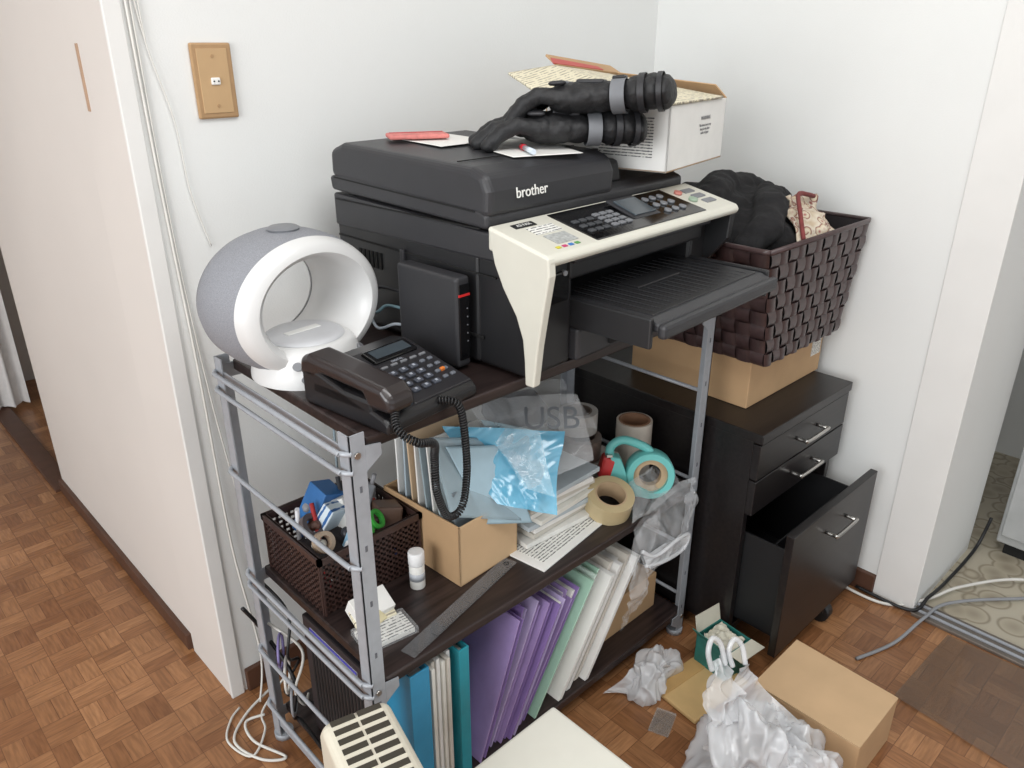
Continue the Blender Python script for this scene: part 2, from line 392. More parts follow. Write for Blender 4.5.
for i in range(3):
    for j in range(3):
        cyl(gp,'round_key_%d%d'%(i,j),(.366+i*.024,.035+j*.026,.001),(.366+i*.024,.035+j*.026,.005),.0070,greyl,16)
cyl(gp,'start_key',(.475,.05,.0),(.475,.05,.005),.009,M('green_key',(150,170,150),.4),18); cyl(gp,'stop_key',(.475,.085,0),(.475,.085,.005),.008,M('red_key',(190,120,110),.4),18)
multibox(gp,'side_keys',[((.496,.03+i*.025,-.001),(.53,.045+i*.025,.002)) for i in range(3)],greyl,.001)
box(gp,'sticker_1',(.045,.062,0),(.105,.088,.0008),printed,0); box(gp,'sticker_2',(.05,.025,0),(.10,.056,.0008),M('sticker_grey',(170,172,170),.5,var=.3,scale=150),0)
box(gp,'label_black',(.030,.094,0),(.078,.108,.0009),blk,0); text(gp,'label_text','A3 FAX',(.054,.101,.001),(0,0,0),.010,wht)
for i,(x,c) in enumerate(((.035,(200,190,60)),(.05,(190,60,110)),(.065,(60,120,190)),(.08,(90,150,80)))):
    box(gp,'mark_%d'%i,(x,.012,0),(x+.009,.018,.0009),M('mark%d'%i,c,.5),0)
text(g,'logo','brother',(.095,.1175,.284),(84,0,0),.024,wht,ext=.0006)
box(g,'output_tray_lower',(.125,-.065,.070),(.490,.13,.086),blk,.004)
prism(g,'output_tray',[(-.118,.092),(-.118,.106),(-.10,.112),(.14,.112),(.14,.092)],.125,.490,blk2,.004)
box(g,'tray_panel',(.14,-.095,.111),(.475,.10,.114),blk,.002)
multibox(g,'tray_ribs',[((.155+i*.02,-.085,.113),(.157+i*.02,.09,.1148)) for i in range(16)],blk2)
box(g,'tray_lip',(.12,-.132,.084),(.495,-.116,.108),blk2,.006)
box(g,'tray_stop',(.24,.0,.1135),(.37,.04,.118),blk,.002)
for x in (.113,.492): box(g,'tray_arm_%d'%int(x*1000),(x,-.11,.066),(x+.010,.10,.116),blk,.003)

# ---------------------------------------------------------------- white carton on printer
g=G('carton_box',(1.208,.860,1.1425),rz=12)
cww=M('carton_white',(226,225,221),.7,var=.03)
w,d,h=.275,.26,.116
box(g,'panel_front',(0,0,0),(w,.004,h),cww,.001); box(g,'panel_left',(0,0,0),(.004,d,h),cww,.001)
box(g,'panel_right',(w-.004,0,0),(w,d,h),cww,.001); box(g,'panel_back',(0,d-.004,0),(w,d,h),card,.001); box(g,'panel_bottom',(0,0,0),(w,d,.004),card,.001)
sheet(g,'lid_main',[(-.002,-.004,h+.004),(w-.03,-.004,h+.004),(w-.03,.24,h+.036),(.03,.262,h+.062)],printedy,thick=.004,amp=.003,sc=6,soft=True)
sheet(g,'lid_side_flap',[(-.002,-.004,h+.004),(.03,.262,h+.062),(-.07,.30,h+.050),(-.150,.19,h+.024)],printedy,thick=.004,amp=.003,sc=6,soft=True)
sheet(g,'flap_back',[(.04,.262,h+.062),(w,.24,h+.040),(w+.01,.275,h+.055),(.06,.30,h+.080)],card,thick=.004)
sheet(g,'red_edge',[(.03,.264,h+.066),(w*.75,.248,h+.050),(w*.75,.262,h+.056),(.05,.282,h+.075)],M('red_print',(186,84,78),.6),thick=.002)
sheet(g,'flap_right',[(w,0,h),(w,d,h),(w-.015,d,h+.045),(w-.015,0.02,h+.025)],card,thick=.004)
ink=M('ink_grey',(120,120,122),.7)
text(g,'marking','WARNING',(.17,-.0006,.085),(90,0,0),.010,ink)
text(g,'marking_2','This item is not a toy\nkeep in dry place\nmade of paper',(.17,-.0006,.065),(90,0,0),.007,ink)
box(g,'printed_table',(-.0008,.03,.025),(0,.14,.095),M_print('carton_table',(222,220,214),(80,80,84),220,60,.38,axis='Z'),0)

# ---------------------------------------------------------------- gloves
glv=M('glove_fabric',(26,26,28),.6,var=.25,scale=60,bump=.4,bscale=400)
glp=M('glove_palm',(40,40,43),.5,var=.1,bump=.3,bscale=300)
glg=M('glove_grey',(112,114,118),.65,var=.1)
def glove(par,nm,curl):
    B=[(-.135,0,.026,.016,.054,.026),(-.115,0,.028,.024,.052,.028),(-.09,0,.027,.024,.047,.027),(-.062,0,.025,.026,.039,.023),(-.035,0,.026,.032,.045,.024),(-.005,0,.027,.044,.051,.026),(.022,0,.027,.034,.052,.025)]
    for k,(y,L) in enumerate(((-.040,.052),(-.014,.066),(.013,.063),(.038,.046))):
        B+=chain([(.030,y,.028,.0158),(.060,y*1.15,.034,.0152),(.056+L*.6,y*1.26,.028-curl*.3,.0146),(.060+L,y*1.32,.014-curl,.0130)])
    B+=chain([(-.018,-.040,.024,.019),(.008,-.072,.020,.0165),(.046,-.086,.014,.0145)])
    meld(par,nm+'_shell',B,glv,vox=.0024,disp=.005,dscale=.014,smooth=2)
    o=lathe(par,nm+'_strap',[(.0400,-.011),(.0425,-.011),(.0425,.011),(.0400,.011)],glg,48,rot=(0,90,0),loc=(-.063,0,.025)); o.scale=(.64,1.02,1)
    o=lathe(par,nm+'_cuff_hem',[(.0535,-.004),(.0560,-.004),(.0560,.004),(.0535,.004)],glp,48,rot=(0,90,0),loc=(-.128,0,.027)); o.scale=(.54,1.0,1)
    o=lathe(par,nm+'_cuff_band',[(.0500,-.005),(.0525,-.005),(.0525,.005),(.0500,.005)],glp,48,rot=(0,90,0),loc=(-.100,0,.027)); o.scale=(.58,1.0,1)
    for k,y in enumerate((-.038,-.014,.012,.036)): meld(par,nm+'_knuckle_pad_%d'%k,[(.026+.005*j,y,.0505,.010,.009,.004) for j in range(3)],glg if k in (1,2) else glp,vox=.0016,smooth=1)
    box(par,nm+'_back_patch',(-.040,-.022,.046),(.004,.022,.0535),glp,.003,rot=(0,-4,0))
    box(par,nm+'_buckle',(-.074,-.013,.050),(-.052,.013,.056),blk,.003)
g=G('winter_gloves',(1.040,.985,1.1965),rz=139,s=1.08); glove(g,'glove_a',.010)
g2=G('glove_upper',(-.044,.014,.046),rz=-18,rx=4,ry=5,s=.98); g2.parent=g; glove(g2,'glove_b',.018)
g=G('paper_sheets',(0,0,0))
sheet(g,'sheet_1',[(.90,.940,1.191),(1.03,.905,1.190),(1.10,1.08,1.1945),(.96,1.15,1.196)],paper,amp=.001,sc=8,soft=True)
sheet(g,'sheet_2',[(.88,1.1,1.196),(1.0,1.1,1.197),(1.0,1.26,1.200),(.88,1.26,1.200)],paper,amp=.001,sc=8,soft=True)
g=G('pencil_case',(.905,1.20,1.201),rz=-26)
box(g,'pouch',(-.055,-.026,0),(.055,.026,.008),M('pink_cloth',(206,124,118),.7,var=.2,scale=60),.003)
box(g,'zip',(-.05,.012,.008),(.05,.015,.0095),M('zip_red',(180,80,80),.5),.0005)
g=G('marker_pen',(.950,.955,1.1925),rz=60)
cyl(g,'barrel',(-.03,0,0.005),(.03,0,.005),.0045,M('pen_clear',(205,215,225),.2),14); cyl(g,'cap',(.028,0,.005),(.050,0,.005),.0052,M('pen_red',(190,50,60),.3),14)

# ---------------------------------------------------------------- ring speaker
g=G('ring_speaker_dock',(.586,1.138,T-.001),rz=6,s=(1.08,1.08,.88))
mesh_g=M('speaker_mesh',(140,142,148),.7,var=.2,scale=700,bump=.5,bscale=900)
spw=M('speaker_white',(214,214,213),.30,var=.01)
rg=G('ring',(0,0,.131),rx=90); rg.parent=g
lathe(rg,'mesh_shell',[(.088,-.070),(.104,-.072),(.120,-.062),(.129,-.040),(.132,-.01),(.131,.02),(.125,.046),(.118,.048),(.09,-.05)],mesh_g,96)
lathe(rg,'white_shell',[(.125,.046),(.121,.058),(.112,.067),(.100,.069),(.090,.060),(.084,.03),(.082,-.02),(.086,-.066),(.090,-.071),(.098,-.03),(.112,.02)],spw,96)
lathe(rg,'back_trim',[(.086,-.071),(.090,-.075),(.102,-.075),(.105,-.071)],spw,96)
lathe(g,'top_button',[(0,.261),(.022,.261),(.024,.265),(.020,.268),(0,.268)],greyl,40,closed=False,loc=(0,.0,0))
lathe(g,'dock_base',[(0,.070),(.056,.070),(.067,.067),(.074,.058),(.082,.030),(.086,.008),(.086,0),(0,0)],spw,72,closed=False,loc=(.0,-.026,0))
lathe(g,'dock_top',[(0,.076),(.050,.076),(.057,.074),(.060,.070),(0,.070)],M('dock_grey',(196,197,200),.35),64,closed=False,loc=(0,-.024,0))
box(g,'dock_slot',(-.030,-.026,.075),(.030,-.012,.0775),M('dock_slot_white',(225,225,222),.4),.002)
for i in range(5):
    a=radians(225+i*22); r=.076; cyl(g,'dock_button_%d'%i,(r*cos(a),-.026+r*sin(a),.040),(1.10*r*cos(a),-.026+1.10*r*sin(a),.045),.0075,greyl,16)
for i in range(4):
    a=radians(232+i*25); r=.083; cyl(g,'dock_key_%d'%i,(r*cos(a),-.026+r*sin(a),.018),(1.06*r*cos(a),-.026+1.06*r*sin(a),.021),.0065,greyl,14)

# ---------------------------------------------------------------- telephone
g=G('desk_telephone',(.617,.916,T-.0005),rz=7,s=.90)
phb=M('phone_brown_black',(40,33,33),.28,var=.05,coat=.3); phd=M('phone_dark',(28,27,29),.35)
prism(g,'base',[(-.105,0),(.105,0),(.105,.062),(.07,.066),(-.095,.026),(-.105,.018)],-.100,.105,phd,.006,3)
sl2=degrees(atan2(.040,.165))
gk=G('key_deck',(0,-.095,.0262),rx=sl2); gk.parent=g
box(gk,'deck',(-.030,.002,-.003),(.102,.168,.002),M('deck_grey',(38,37,40),.4),.003)
kl=M('key_light',(70,74,84),.4); kt=M('key_text',(160,165,175),.5)
for i in range(3):
    for j in range(4):
        x=-.012+i*.0235; y=.024+j*.0185
        box(gk,'key_%d_%d'%(i,j),(x,y,.001),(x+.017,y+.011,.0062),kl,.004,3); box(gk,'mark_%d_%d'%(i,j),(x+.006,y+.003,.0062),(x+.011,y+.008,.0065),kt,0)
multibox(gk,'side_keys',[((.063+i*.018,.028+j*.019,.001),(.073+i*.018,.035+j*.019,.0055)) for i in range(2) for j in range(4)],M('key_mid',(104,108,116),.4),.0015)
multibox(gk,'function_keys',[((-.010+i*.022,.104,.001),(.004+i*.022,.109,.005)) for i in range(5)],greyl,.001)
box(gk,'orange_key',(.074,.047,.001),(.083,.053,.007),M('key_orange',(214,120,50),.4),.001)
box(gk,'lcd_bezel',(-.010,.122,0),(.09,.160,.008),blkgl,.003); box(gk,'lcd',(.0,.129,.008),(.08,.153,.0088),M('lcd_blue',(62,70,76),.2),0)
text(gk,'label_text','DIGITAL',(.035,.1165,.0022),(0,0,0),.007,kt)
box(g,'cradle',(-.100,-.07,.02),(-.03,.08,.05),phd,.008)
prism(g,'handset',[(-.112,.036),(-.110,.062),(-.092,.076),(-.05,.079),(0,.083),(.05,.086),(.088,.088),(.108,.080),(.114,.048),(.068,.042),(.056,.060),(-.045,.056),(-.058,.033)],-.100,-.044,phb,.014,5,smooth=False)
path=smoothpath([(-.080,-.10,.040),(-.10,-.125,.020),(-.085,-.150,.0),(-.045,-.145,-.02),(-.030,-.13,-.06),(-.028,-.13,-.12),(-.005,-.13,-.180),(.030,-.13,-.180),(.045,-.13,-.12),(.045,-.128,-.05),(.040,-.125,.0),(.030,-.118,.018),(.012,-.10,.022)],24)
pts=[]; acc=0
for i in range(len(path)-1):
    p,q=path[i],path[i+1]; t=(q-p)
    for k in range(7):
        c=p+t*(k/7); tn=t.normalized(); a=tn.cross(Vector((.1,1,.05))).normalized(); b=tn.cross(a)
        pts.append(c+a*.0056*cos(acc)+b*.0056*sin(acc)); acc+=t.length/7/.0044*2*pi*.9
tube(g,'coil_cord',pts,.0017,cableb,sm=False,seg=5)

# ---------------------------------------------------------------- router
g=G('wifi_router',(.758,.922,T-.0005),rz=3)
box(g,'body',(0,0,.006),(.030,.150,.160),blk2,.006,3)
box(g,'foot',(-.008,.02,0),(.038,.13,.008),blk,.003)
box(g,'front_band',(.004,-.0015,.02),(.026,.001,.148),blkgl,.001)
box(g,'red_strip',(.003,-.0025,.128),(.027,.0,.132),M('red_led',(200,40,40),.4),.0005)
multibox(g,'leds',[((.020,-.0022,.05+i*.014),(.022,0,.052+i*.014)) for i in range(5)],greyl)
g=G('network_cables')
for i,(c,y) in enumerate((((190,200,210),1.10),((120,150,160),1.12),((40,40,44),1.14))):
    cm=M('net%d'%i,c,.5)
    tube(g,'lan_%d'%i,[(.772,1.074,.90+.03*i),(.760,y,.90+.03*i),(.750,1.14,.885+.03*i),(.765,1.20,.90),(.768,1.30,.88),(.76,1.34,.8),(.75,1.34,.5)],.0028,cm)

# ---------------------------------------------------------------- file cabinet
g=G('filing_cabinet',(0,0,0))
cx0,cx1,cy0,cy1=1.405,1.825,.70,1.24
box(g,'top_panel',(cx0-.002,cy0-.004,.572),(cx1+.002,cy1,.595),cab,.002)
box(g,'side_left',(cx0,cy0+.018,.05),(cx0+.018,cy1,.572),cab,.001); box(g,'side_right',(cx1-.018,cy0+.018,.05),(cx1,cy1,.572),cab,.001)
box(g,'back_panel',(cx0,cy1-.01,.05),(cx1,cy1,.572),cab,.001); box(g,'bottom',(cx0,cy0+.018,.05),(cx1,cy1,.066),cab,.001)
box(g,'divider',(cx0+.018,cy0+.02,.385),(cx1-.018,cy1,.395),dark,0)
def handle(par,nm,x,y,z,L=.10):
    tube(par,nm,[(x-L/2,y,z),(x-L/2,y-.022,z),(x-L/2+.004,y-.027,z),(x+L/2-.004,y-.027,z),(x+L/2,y-.022,z),(x+L/2,y,z)],.0045,steel,n=3)
for i,(a,b) in enumerate(((.482,.568),(.392,.478))):
    box(g,'drawer_front_%d'%(i+1),(cx0,cy0,a),(cx1,cy0+.018,b),cab,.0015)
    handle(g,'drawer_handle_%d'%(i+1),1.62,cy0,(a+b)/2+.005)
oy=cy0-.105
box(g,'file_drawer_front',(cx0,oy,.055),(cx1,oy+.018,.386),cab,.0015); handle(g,'file_drawer_handle',1.62,oy,.325)
mt=M('drawer_metal',(24,24,26),.5)
box(g,'file_drawer_left',(cx0+.024,oy+.018,.09),(cx0+.028,cy1-.06,.33),mt,0); box(g,'file_drawer_right',(cx1-.028,oy+.018,.09),(cx1-.024,cy1-.06,.33),mt,0)
box(g,'file_drawer_bottom',(cx0+.024,oy+.018,.088),(cx1-.024,cy1-.06,.092),mt,0)
box(g,'file_drawer_mid',(cx0+.028,oy+.07,.092),(cx1-.028,oy+.074,.30),mt,0)
for i,(x,y) in enumerate(((cx0+.04,cy0+.05),(cx1-.04,cy0+.05),(cx0+.04,cy1-.05),(cx1-.04,cy1-.05),(1.68,oy+.02))):
    cyl(g,'caster_%d'%i,(x-.014,y,.027),(x+.014,y,.027),.027,blk,20); box(g,'caster_fork_%d'%i,(x-.018,y-.014,.030),(x+.018,y+.014,.058),blk,.002)

g=G('cardboard_box',(1.495,.795,.5955),rz=0)
box(g,'body',(0,0,0),(.345,.33,.118),card,.002); box(g,'tape_seam',(0,.15,.118),(.345,.19,.1185),M('kraft_tape',(176,136,92),.4),0)
box(g,'label',(.29,-.0012,.05),(.335,0,.10),M_print('shipping_label',(225,222,214),(60,60,60),200,80,.4,axis='Z'),0)

# ---------------------------------------------------------------- woven basket
g=G('woven_basket',(0,0,0))
weave=M('woven_strap',(66,50,50),.36,var=.2,scale=40)
bz0,bz1=.716,.985
B0=(1.475,.755,1.815,1.09); B1=(1.395,.735,1.845,1.13)
def bp(side,u,v,out):
    x0=B0[0]+(B1[0]-B0[0])*v; y0=B0[1]+(B1[1]-B0[1])*v; x1=B0[2]+(B1[2]-B0[2])*v; y1=B0[3]+(B1[3]-B0[3])*v
    z=bz0+(bz1-bz0)*v
    return {0:Vector((x0+(x1-x0)*u,y0-out,z)),1:Vector((x1+out,y0+(y1-y0)*u,z)),2:Vector((x1-(x1-x0)*u,y1+out,z)),3:Vector((x0-out,y1-(y1-y0)*u,z))}[side]
bm=bmesh.new()
for s in range(4):
    nu=12 if s in (0,2) else 10; nv=8
    for i in range(nu):
        for j in range(nv):
            hor=(i+j)%2==0; K=6; grid=[]
            for a in range(K+1):
                row=[]
                for b in range(K+1):
                    fu=a/K;fv=b/K
                    if hor: u=(i-.10+1.2*fu)/nu; v=(j+.03+.94*fv)/nv; o_=.0065*sin(pi*fu)**.7-.001
                    else: u=(i+.03+.94*fu)/nu; v=(j-.10+1.2*fv)/nv; o_=.0065*sin(pi*fv)**.7-.001
                    u=min(max(u,0),1); v=min(max(v,0),1)
                    row.append(bm.verts.new(bp(s,u,v,o_)))
                grid.append(row)
            for a in range(K):
                for b in range(K): bm.faces.new((grid[a][b],grid[a+1][b],grid[a+1][b+1],grid[a][b+1]))
link('weave',bm,weave,g,smooth=True)
bm=bmesh.new()
for s in range(4):
    q=[bm.verts.new(bp(s,u,v,-.003)) for u,v in ((0,0),(1,0),(1,1),(0,1))]; bm.faces.new(q)
bm.faces.new([bm.verts.new((x,y,bz0+.002)) for x,y in ((B0[0],B0[1]),(B0[2],B0[1]),(B0[2],B0[3]),(B0[0],B0[3]))])
link('liner',bm,M('liner_dark',(28,22,24),.7),g)
rim=[bp(s,u,1,.002) for s in range(4) for u in (0,.97)]; rim.append(rim[0])
tube(g,'rim',rim,.006,weave,sm=False)
clothb=M('black_knit',(21,20,22),.95,var=.2,scale=80,bump=.7,bscale=350)
g=G('dark_jacket',(0,0,0))
B=[(1.61,.965,.95,.20,.15,.10),(1.53,.90,.975,.12,.14,.065),(1.52,.98,1.015,.11,.12,.060),(1.63,.95,1.005,.13,.12,.055),(1.73,1.00,.985,.09,.10,.065),(1.74,.93,.985,.08,.09,.045)]
B+=chain([(1.43,.80,.985,.030),(1.47,.79,1.015,.034),(1.55,.83,1.045,.035),(1.66,.90,1.045,.032),(1.78,.93,1.02,.028)])
B+=chain([(1.43,.92,1.03,.04),(1.50,.94,1.060,.04),(1.60,.99,1.06,.042),(1.70,.98,1.045,.04),(1.80,.98,1.015,.035)])
meld(g,'cloth',B,clothb,vox=.005,disp=.018,dscale=.035,smooth=4)
g=G('patterned_scarf',(0,0,0))
sc_m=M_cells('scarf_cloth',[(.0,(150,52,48)),(.25,(214,202,182)),(.42,(200,184,158)),(.5,(120,50,46)),(.60,(212,202,184)),(.9,(190,172,148))],45,.85)
sc_r=M('scarf_red',(118,54,52),.85,var=.2,scale=80)
sheet(g,'fabric',[(1.57,.755,.975),(1.70,.745,.975),(1.77,.84,1.035),(1.63,.85,1.055)],sc_m,amp=.024,sc=12,seed=4,thick=.004,nu=30,hf=.05)
sheet(g,'fabric_fold',[(1.54,.750,.97),(1.65,.742,.965),(1.70,.78,1.01),(1.59,.81,1.040)],sc_m,amp=.020,sc=13,seed=11,thick=.004,nu=30,hf=.05)
tube(g,'hem',[(1.55,.745,.985),(1.58,.775,1.030),(1.64,.815,1.058),(1.70,.825,1.050),(1.755,.835,1.038)],.005,sc_r)

# ================================================================ middle shelf
S=.4255
g=G('plastic_basket',(.524,1.03,S),rz=0)
w,d,h=.215,.20,.12; it=[]
def lat(ax,fix0,fix1,L):
    n=int(L/.0125)
    for j in range(10):
        z=.012+j*.0115
        if ax=='x': it.append(((0,fix0,z),(L,fix1,z+.0045)))
        else: it.append(((fix0,0,z),(fix1,L,z+.0045)))
    for i in range(n+1):
        t=i*L/n
        if ax=='x': it.append(((t-.0025,fix0,0),(t+.0025,fix1,h)))
        else: it.append(((fix0,t-.0025,0),(fix1,t+.0025,h)))
lat('x',0,.003,w); lat('x',d-.003,d,w); lat('y',0,.003,d); lat('y',w-.003,w,d)
it.append(((0,0,0),(w,d,.004)))
for a,b in (((-.004,-.004,h-.012),(w+.004,.004,h)),((-.004,d-.004,h-.012),(w+.004,d+.004,h)),((-.004,-.004,h-.012),(.004,d+.004,h)),((w-.004,-.004,h-.012),(w+.004,d+.004,h))): it.append((a,b))
multibox(g,'lattice',it,brownp)
g=G('stationery_items',(.524,1.03,S+.004))
cc=lambda n,c,r=.4:M(n,c,r,var=.1)
box(g,'blue_carton',(.06,.12,.06),(.11,.17,.165),cc('it_blue',(54,110,170)),.002,rot=(15,20,10))
box(g,'blue_carton_face',(.055,.09,.06),(.11,.118,.150),M_print('it_pack',(214,226,234),(50,100,160),60,20,.4),.002,rot=(25,15,15))
box(g,'white_pack',(.095,.08,.05),(.145,.12,.145),paper,.003,rot=(-20,10,25))
box(g,'light_blue_pack',(.075,.035,.05),(.125,.06,.135),cc('it_lblue',(150,190,215)),.003,rot=(25,-15,30))
box(g,'grey_pack',(.14,.10,.05),(.19,.15,.14),cc('it_grey',(150,154,160)),.004,rot=(10,-20,40))
box(g,'brown_pack',(.15,.03,.05),(.20,.08,.125),cc('it_brown',(96,74,62)),.004,rot=(-10,12,-20))
for k,(a,b,c) in enumerate((((.03,.03,.02),(.06,.12,.15),(180,60,60)),((.10,.04,.02),(.13,.14,.17),(60,60,64)),((.15,.05,.02),(.16,.13,.16),(200,200,205)),((.18,.03,.02),(.13,.10,.165),(70,90,150)),((.05,.05,.02),(.10,.02,.16),(225,225,225)),((.17,.15,.02),(.2,.12,.155),(150,150,154)),((.04,.15,.02),(.03,.12,.15),(210,210,214)))):
    cyl(g,'pen_%d'%k,a,b,.0045,cc('penc%d'%k,c),12)
gr=cc('green_handle',(70,180,70))
for k,(x,y) in enumerate(((.105,.012),(.140,.030))):
    lathe(g,'scissor_ring_%d'%k,[(.012,-.004),(.019,-.004),(.019,.004),(.012,.004)],gr,28,rot=(55,0,35),loc=(x,y,.122))
box(g,'scissor_blade',(.11,.03,.03),(.125,.035,.11),steel,.001,rot=(0,20,0))
lathe(g,'tape_small',[(.012,0),(.020,0),(.020,.014),(.012,.014)],M('clear_tape',(170,150,130),.2),32,rot=(60,10,0),loc=(.035,.05,.11))
lathe(g,'tape_small_2',[(.014,0),(.024,0),(.024,.012),(.014,.012)],cc('tape_dk',(90,80,80)),32,rot=(40,30,0),loc=(.04,.10,.115))
for k in range(9): blob(g,'trinket_%d'%k,(.03+.020*k,.05+.05*((k*37)%3),.108+.008*(k%3)),(.014,.012,.010),cc('tr%d'%k,[(210,210,205),(90,60,50),(150,150,155),(60,60,65),(190,170,150),(120,120,130),(80,50,50),(170,60,50),(200,200,210)][k]),amp=.004,sc=60,seed=k,sub=3,flat=False)
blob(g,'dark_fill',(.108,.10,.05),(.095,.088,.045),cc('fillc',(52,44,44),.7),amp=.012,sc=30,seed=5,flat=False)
g=G('glue_stick',(.695,.985,S))
cyl(g,'tube',(0,0,0),(0,0,.05),.0145,wht,28,bevel=.001); cyl(g,'cap',(0,0,.05),(0,0,.078),.0155,M('cap_white',(235,235,235),.3),28,bevel=.003); cyl(g,'band',(0,0,.018),(0,0,.034),.0148,M('band_grey',(180,184,190),.4),28)
g=G('business_card_case',(.520,.895,S),rz=-8)
box(g,'case',(0,0,0),(.10,.062,.014),clear,.002); box(g,'cards',(.004,.004,.002),(.094,.056,.012),printed,.0005)
box(g,'upper_stack',(.012,.055,.010),(.082,.10,.045),paper,.001,rot=(28,0,6)); box(g,'yellow_card',(.010,.05,.014),(.085,.09,.022),printedy,.001,rot=(25,0,0))
box(g,'clip',(.005,.01,.045),(.05,.03,.049),cc('clip_y',(206,196,160)),.001,rot=(20,0,20))
g=G('plastic_ruler',(.575,.836,S+.001),rz=13)
box(g,'blade',(0,0,0),(.31,.030,.002),M('ruler_clear',(130,130,132),.10,alpha=.38,spec=1.),.0006)
multibox(g,'ticks',[((.01+i*.005,.0,.0021),(.0106+i*.005,.004+(.004 if i%5==0 else 0)+(.003 if i%10==0 else 0),.0025)) for i in range(58)],dark)
lathe(g,'hole',[(.004,0),(.005,0),(.005,.0028),(.004,.0028)],dark,20,loc=(.295,.015,0))
g=G('file_carton',(.750,.925,S),rz=3)
w,d,h=.155,.22,.13
box(g,'front',(0,0,0),(w,.004,h),cardd,.001); box(g,'left',(0,0,0),(.004,d,h),card,.001); box(g,'right',(w-.004,0,0),(w,d,h),card,.001); box(g,'back',(0,d-.004,0),(w,d,h),card,.001); box(g,'bottom',(0,0,0),(w,d,.004),card,.001)
g=G('document_folders',(.750,.925,S+.006),rz=3)
cols=[(190,205,210),(225,224,220),(150,165,172),(228,226,222),(205,180,150),(170,185,195),(230,230,228)]
for k in range(7):
    box(g,'folder_%d'%k,(.010,.060+.020*k,.004),(.145,.064+.020*k,.240+.012*((k*5)%3)),M('fold%d'%k,cols[k],.4),.001,rot=(-8+1.5*k,2*(k%2)-1,-2+(k%3)))
box(g,'grey_binder',(.012,.022,.0),(.143,.040,.18),M('binder_greyblue',(112,122,128),.4),.002,rot=(-4,0,0))
sheet(g,'punched_folder',[(.0,.02,.14),(.135,-.03,.09),(.150,.035,.24),(.0,.07,.285)],clearf,amp=.004,sc=8,soft=True,thick=.002)
for k in range(9): box(g,'punch_%d'%k,(.02+.012*k,.062-.003*k,.262-.004*k),(.025+.012*k,.064-.003*k,.267-.004*k),greyd,0)
sheet(g,'blue_grey_folder',[(.07,.0,.10),(.155,-.04,.08),(.14,.02,.235),(.02,.05,.265)],M('folder_bluegrey',(164,190,202),.3),amp=.003,sc=8,soft=True,thick=.002)
g=G('magazine_stack',(.925,.912,S))
for k in range(9):
    c=[(226,225,220),(200,196,186),(232,230,226),(180,190,196),(222,220,212)][k%5]
    box(g,'magazine_%d'%k,(0+.004*((k*7)%5),.004*((k*3)%4),.006+k*.012),(.185+.004*((k*3)%5),.26,.0165+k*.012),M('mag%d'%(k%5),c,.5),.001,rot=(0,0,((k*5)%7-3)*1.2))
g=G('printed_envelope',(.895,.848,S),rz=8)
box(g,'envelope',(0,0,0),(.25,.115,.004),paper,.001); box(g,'print',(.02,.015,.004),(.23,.10,.0045),printed,0)
g=G('plastic_sleeve_bag')
bl=M('blue_film',(104,180,212),.15,var=.08,alpha=.82,spec=1.)
film(g,'blue_film',[(.805,1.02,.71),(.985,.885,.685),(.915,.835,.555),(.835,.92,.575)],bl,amp=.018,sc=9,seed=3,nu=60,hf=.14)
film(g,'blue_film_fold',[(.86,.99,.715),(.93,.90,.70),(.905,.835,.60),(.87,.88,.61)],M('blue_film_light',(190,222,234),.12,alpha=.35,spec=1.),amp=.014,sc=10,seed=7,nu=50,hf=.14)
film(g,'clear_film',[(.86,1.05,.74),(1.06,.92,.725),(1.03,.85,.62),(.88,.87,.61)],M('clear_film_mat',(228,231,233),.08,alpha=.30,spec=1.),amp=.02,sc=9,seed=9,nu=60,hf=.14)
film(g,'clear_film_2',[(.90,1.08,.75),(1.09,.98,.735),(1.08,.89,.66),(.93,.95,.69)],clear,amp=.022,sc=10,seed=13,nu=60,hf=.14)
text(g,'bag_letters','USB',(.955,.895,.718),(48,0,-42),.062,M('ink_bag',(90,94,98),.5))
box(g,'content',(.90,.93,.60),(1.03,1.06,.655),M('white_content',(215,218,218),.5),.01,rot=(14,0,-10))
box(g,'content_dark',(.93,.99,.655),(1.05,1.07,.70),M('content_dark',(86,88,92),.4),.01,rot=(10,0,-20))
tan=M('tape_beige',(190,172,134),.35,var=.04); core=M('tape_core',(186,160,128),.7)
g=G('packing_tape',(1.140,.893,S+.036),rx=18,ry=-8)
lathe(g,'roll',[(.034,-.022),(.051,-.022),(.051,.022),(.034,.022)],tan,48); lathe(g,'core',[(.031,-.0222),(.0345,-.0222),(.0345,.0225),(.031,.0225)],core,48)
g=G('packing_tape',(1.335,.985,S),rz=0)
lathe(g,'roll',[(.036,0),(.042,0),(.042,.130),(.036,.130)],M('roll_white',(206,196,184),.5),48); lathe(g,'core',[(.032,0),(.037,0),(.037,.131),(.032,.131)],M('core_brown',(150,112,86),.7),48)
g=G('packing_tape',(1.21,1.05,S+.125))
lathe(g,'roll',[(.030,0),(.044,0),(.044,.048),(.030,.048)],M('roll_grey',(176,172,168),.3),48); lathe(g,'core',[(.027,0),(.031,0),(.031,.0485),(.027,.0485)],M('core_dk',(110,96,86),.6),48)
g=G('packing_tape',(1.20,1.03,S+.071)); lathe(g,'roll',[(.030,0),(.046,0),(.046,.048),(.030,.048)],M('roll_dark',(110,96,88),.3),48)
g=G('supply_box',(1.135,.985,S)); box(g,'box',(0,0,0),(.15,.15,.062),M('supply_white',(200,196,190),.6),.003); box(g,'label',(.02,-.001,.01),(.14,0,.05),printed,0)
g=G('tape_dispenser',(1.235,.900,S+.002),rz=-46,rx=-10,s=1.12)
teal=M('teal_plastic',(108,190,186),.4,var=.03)
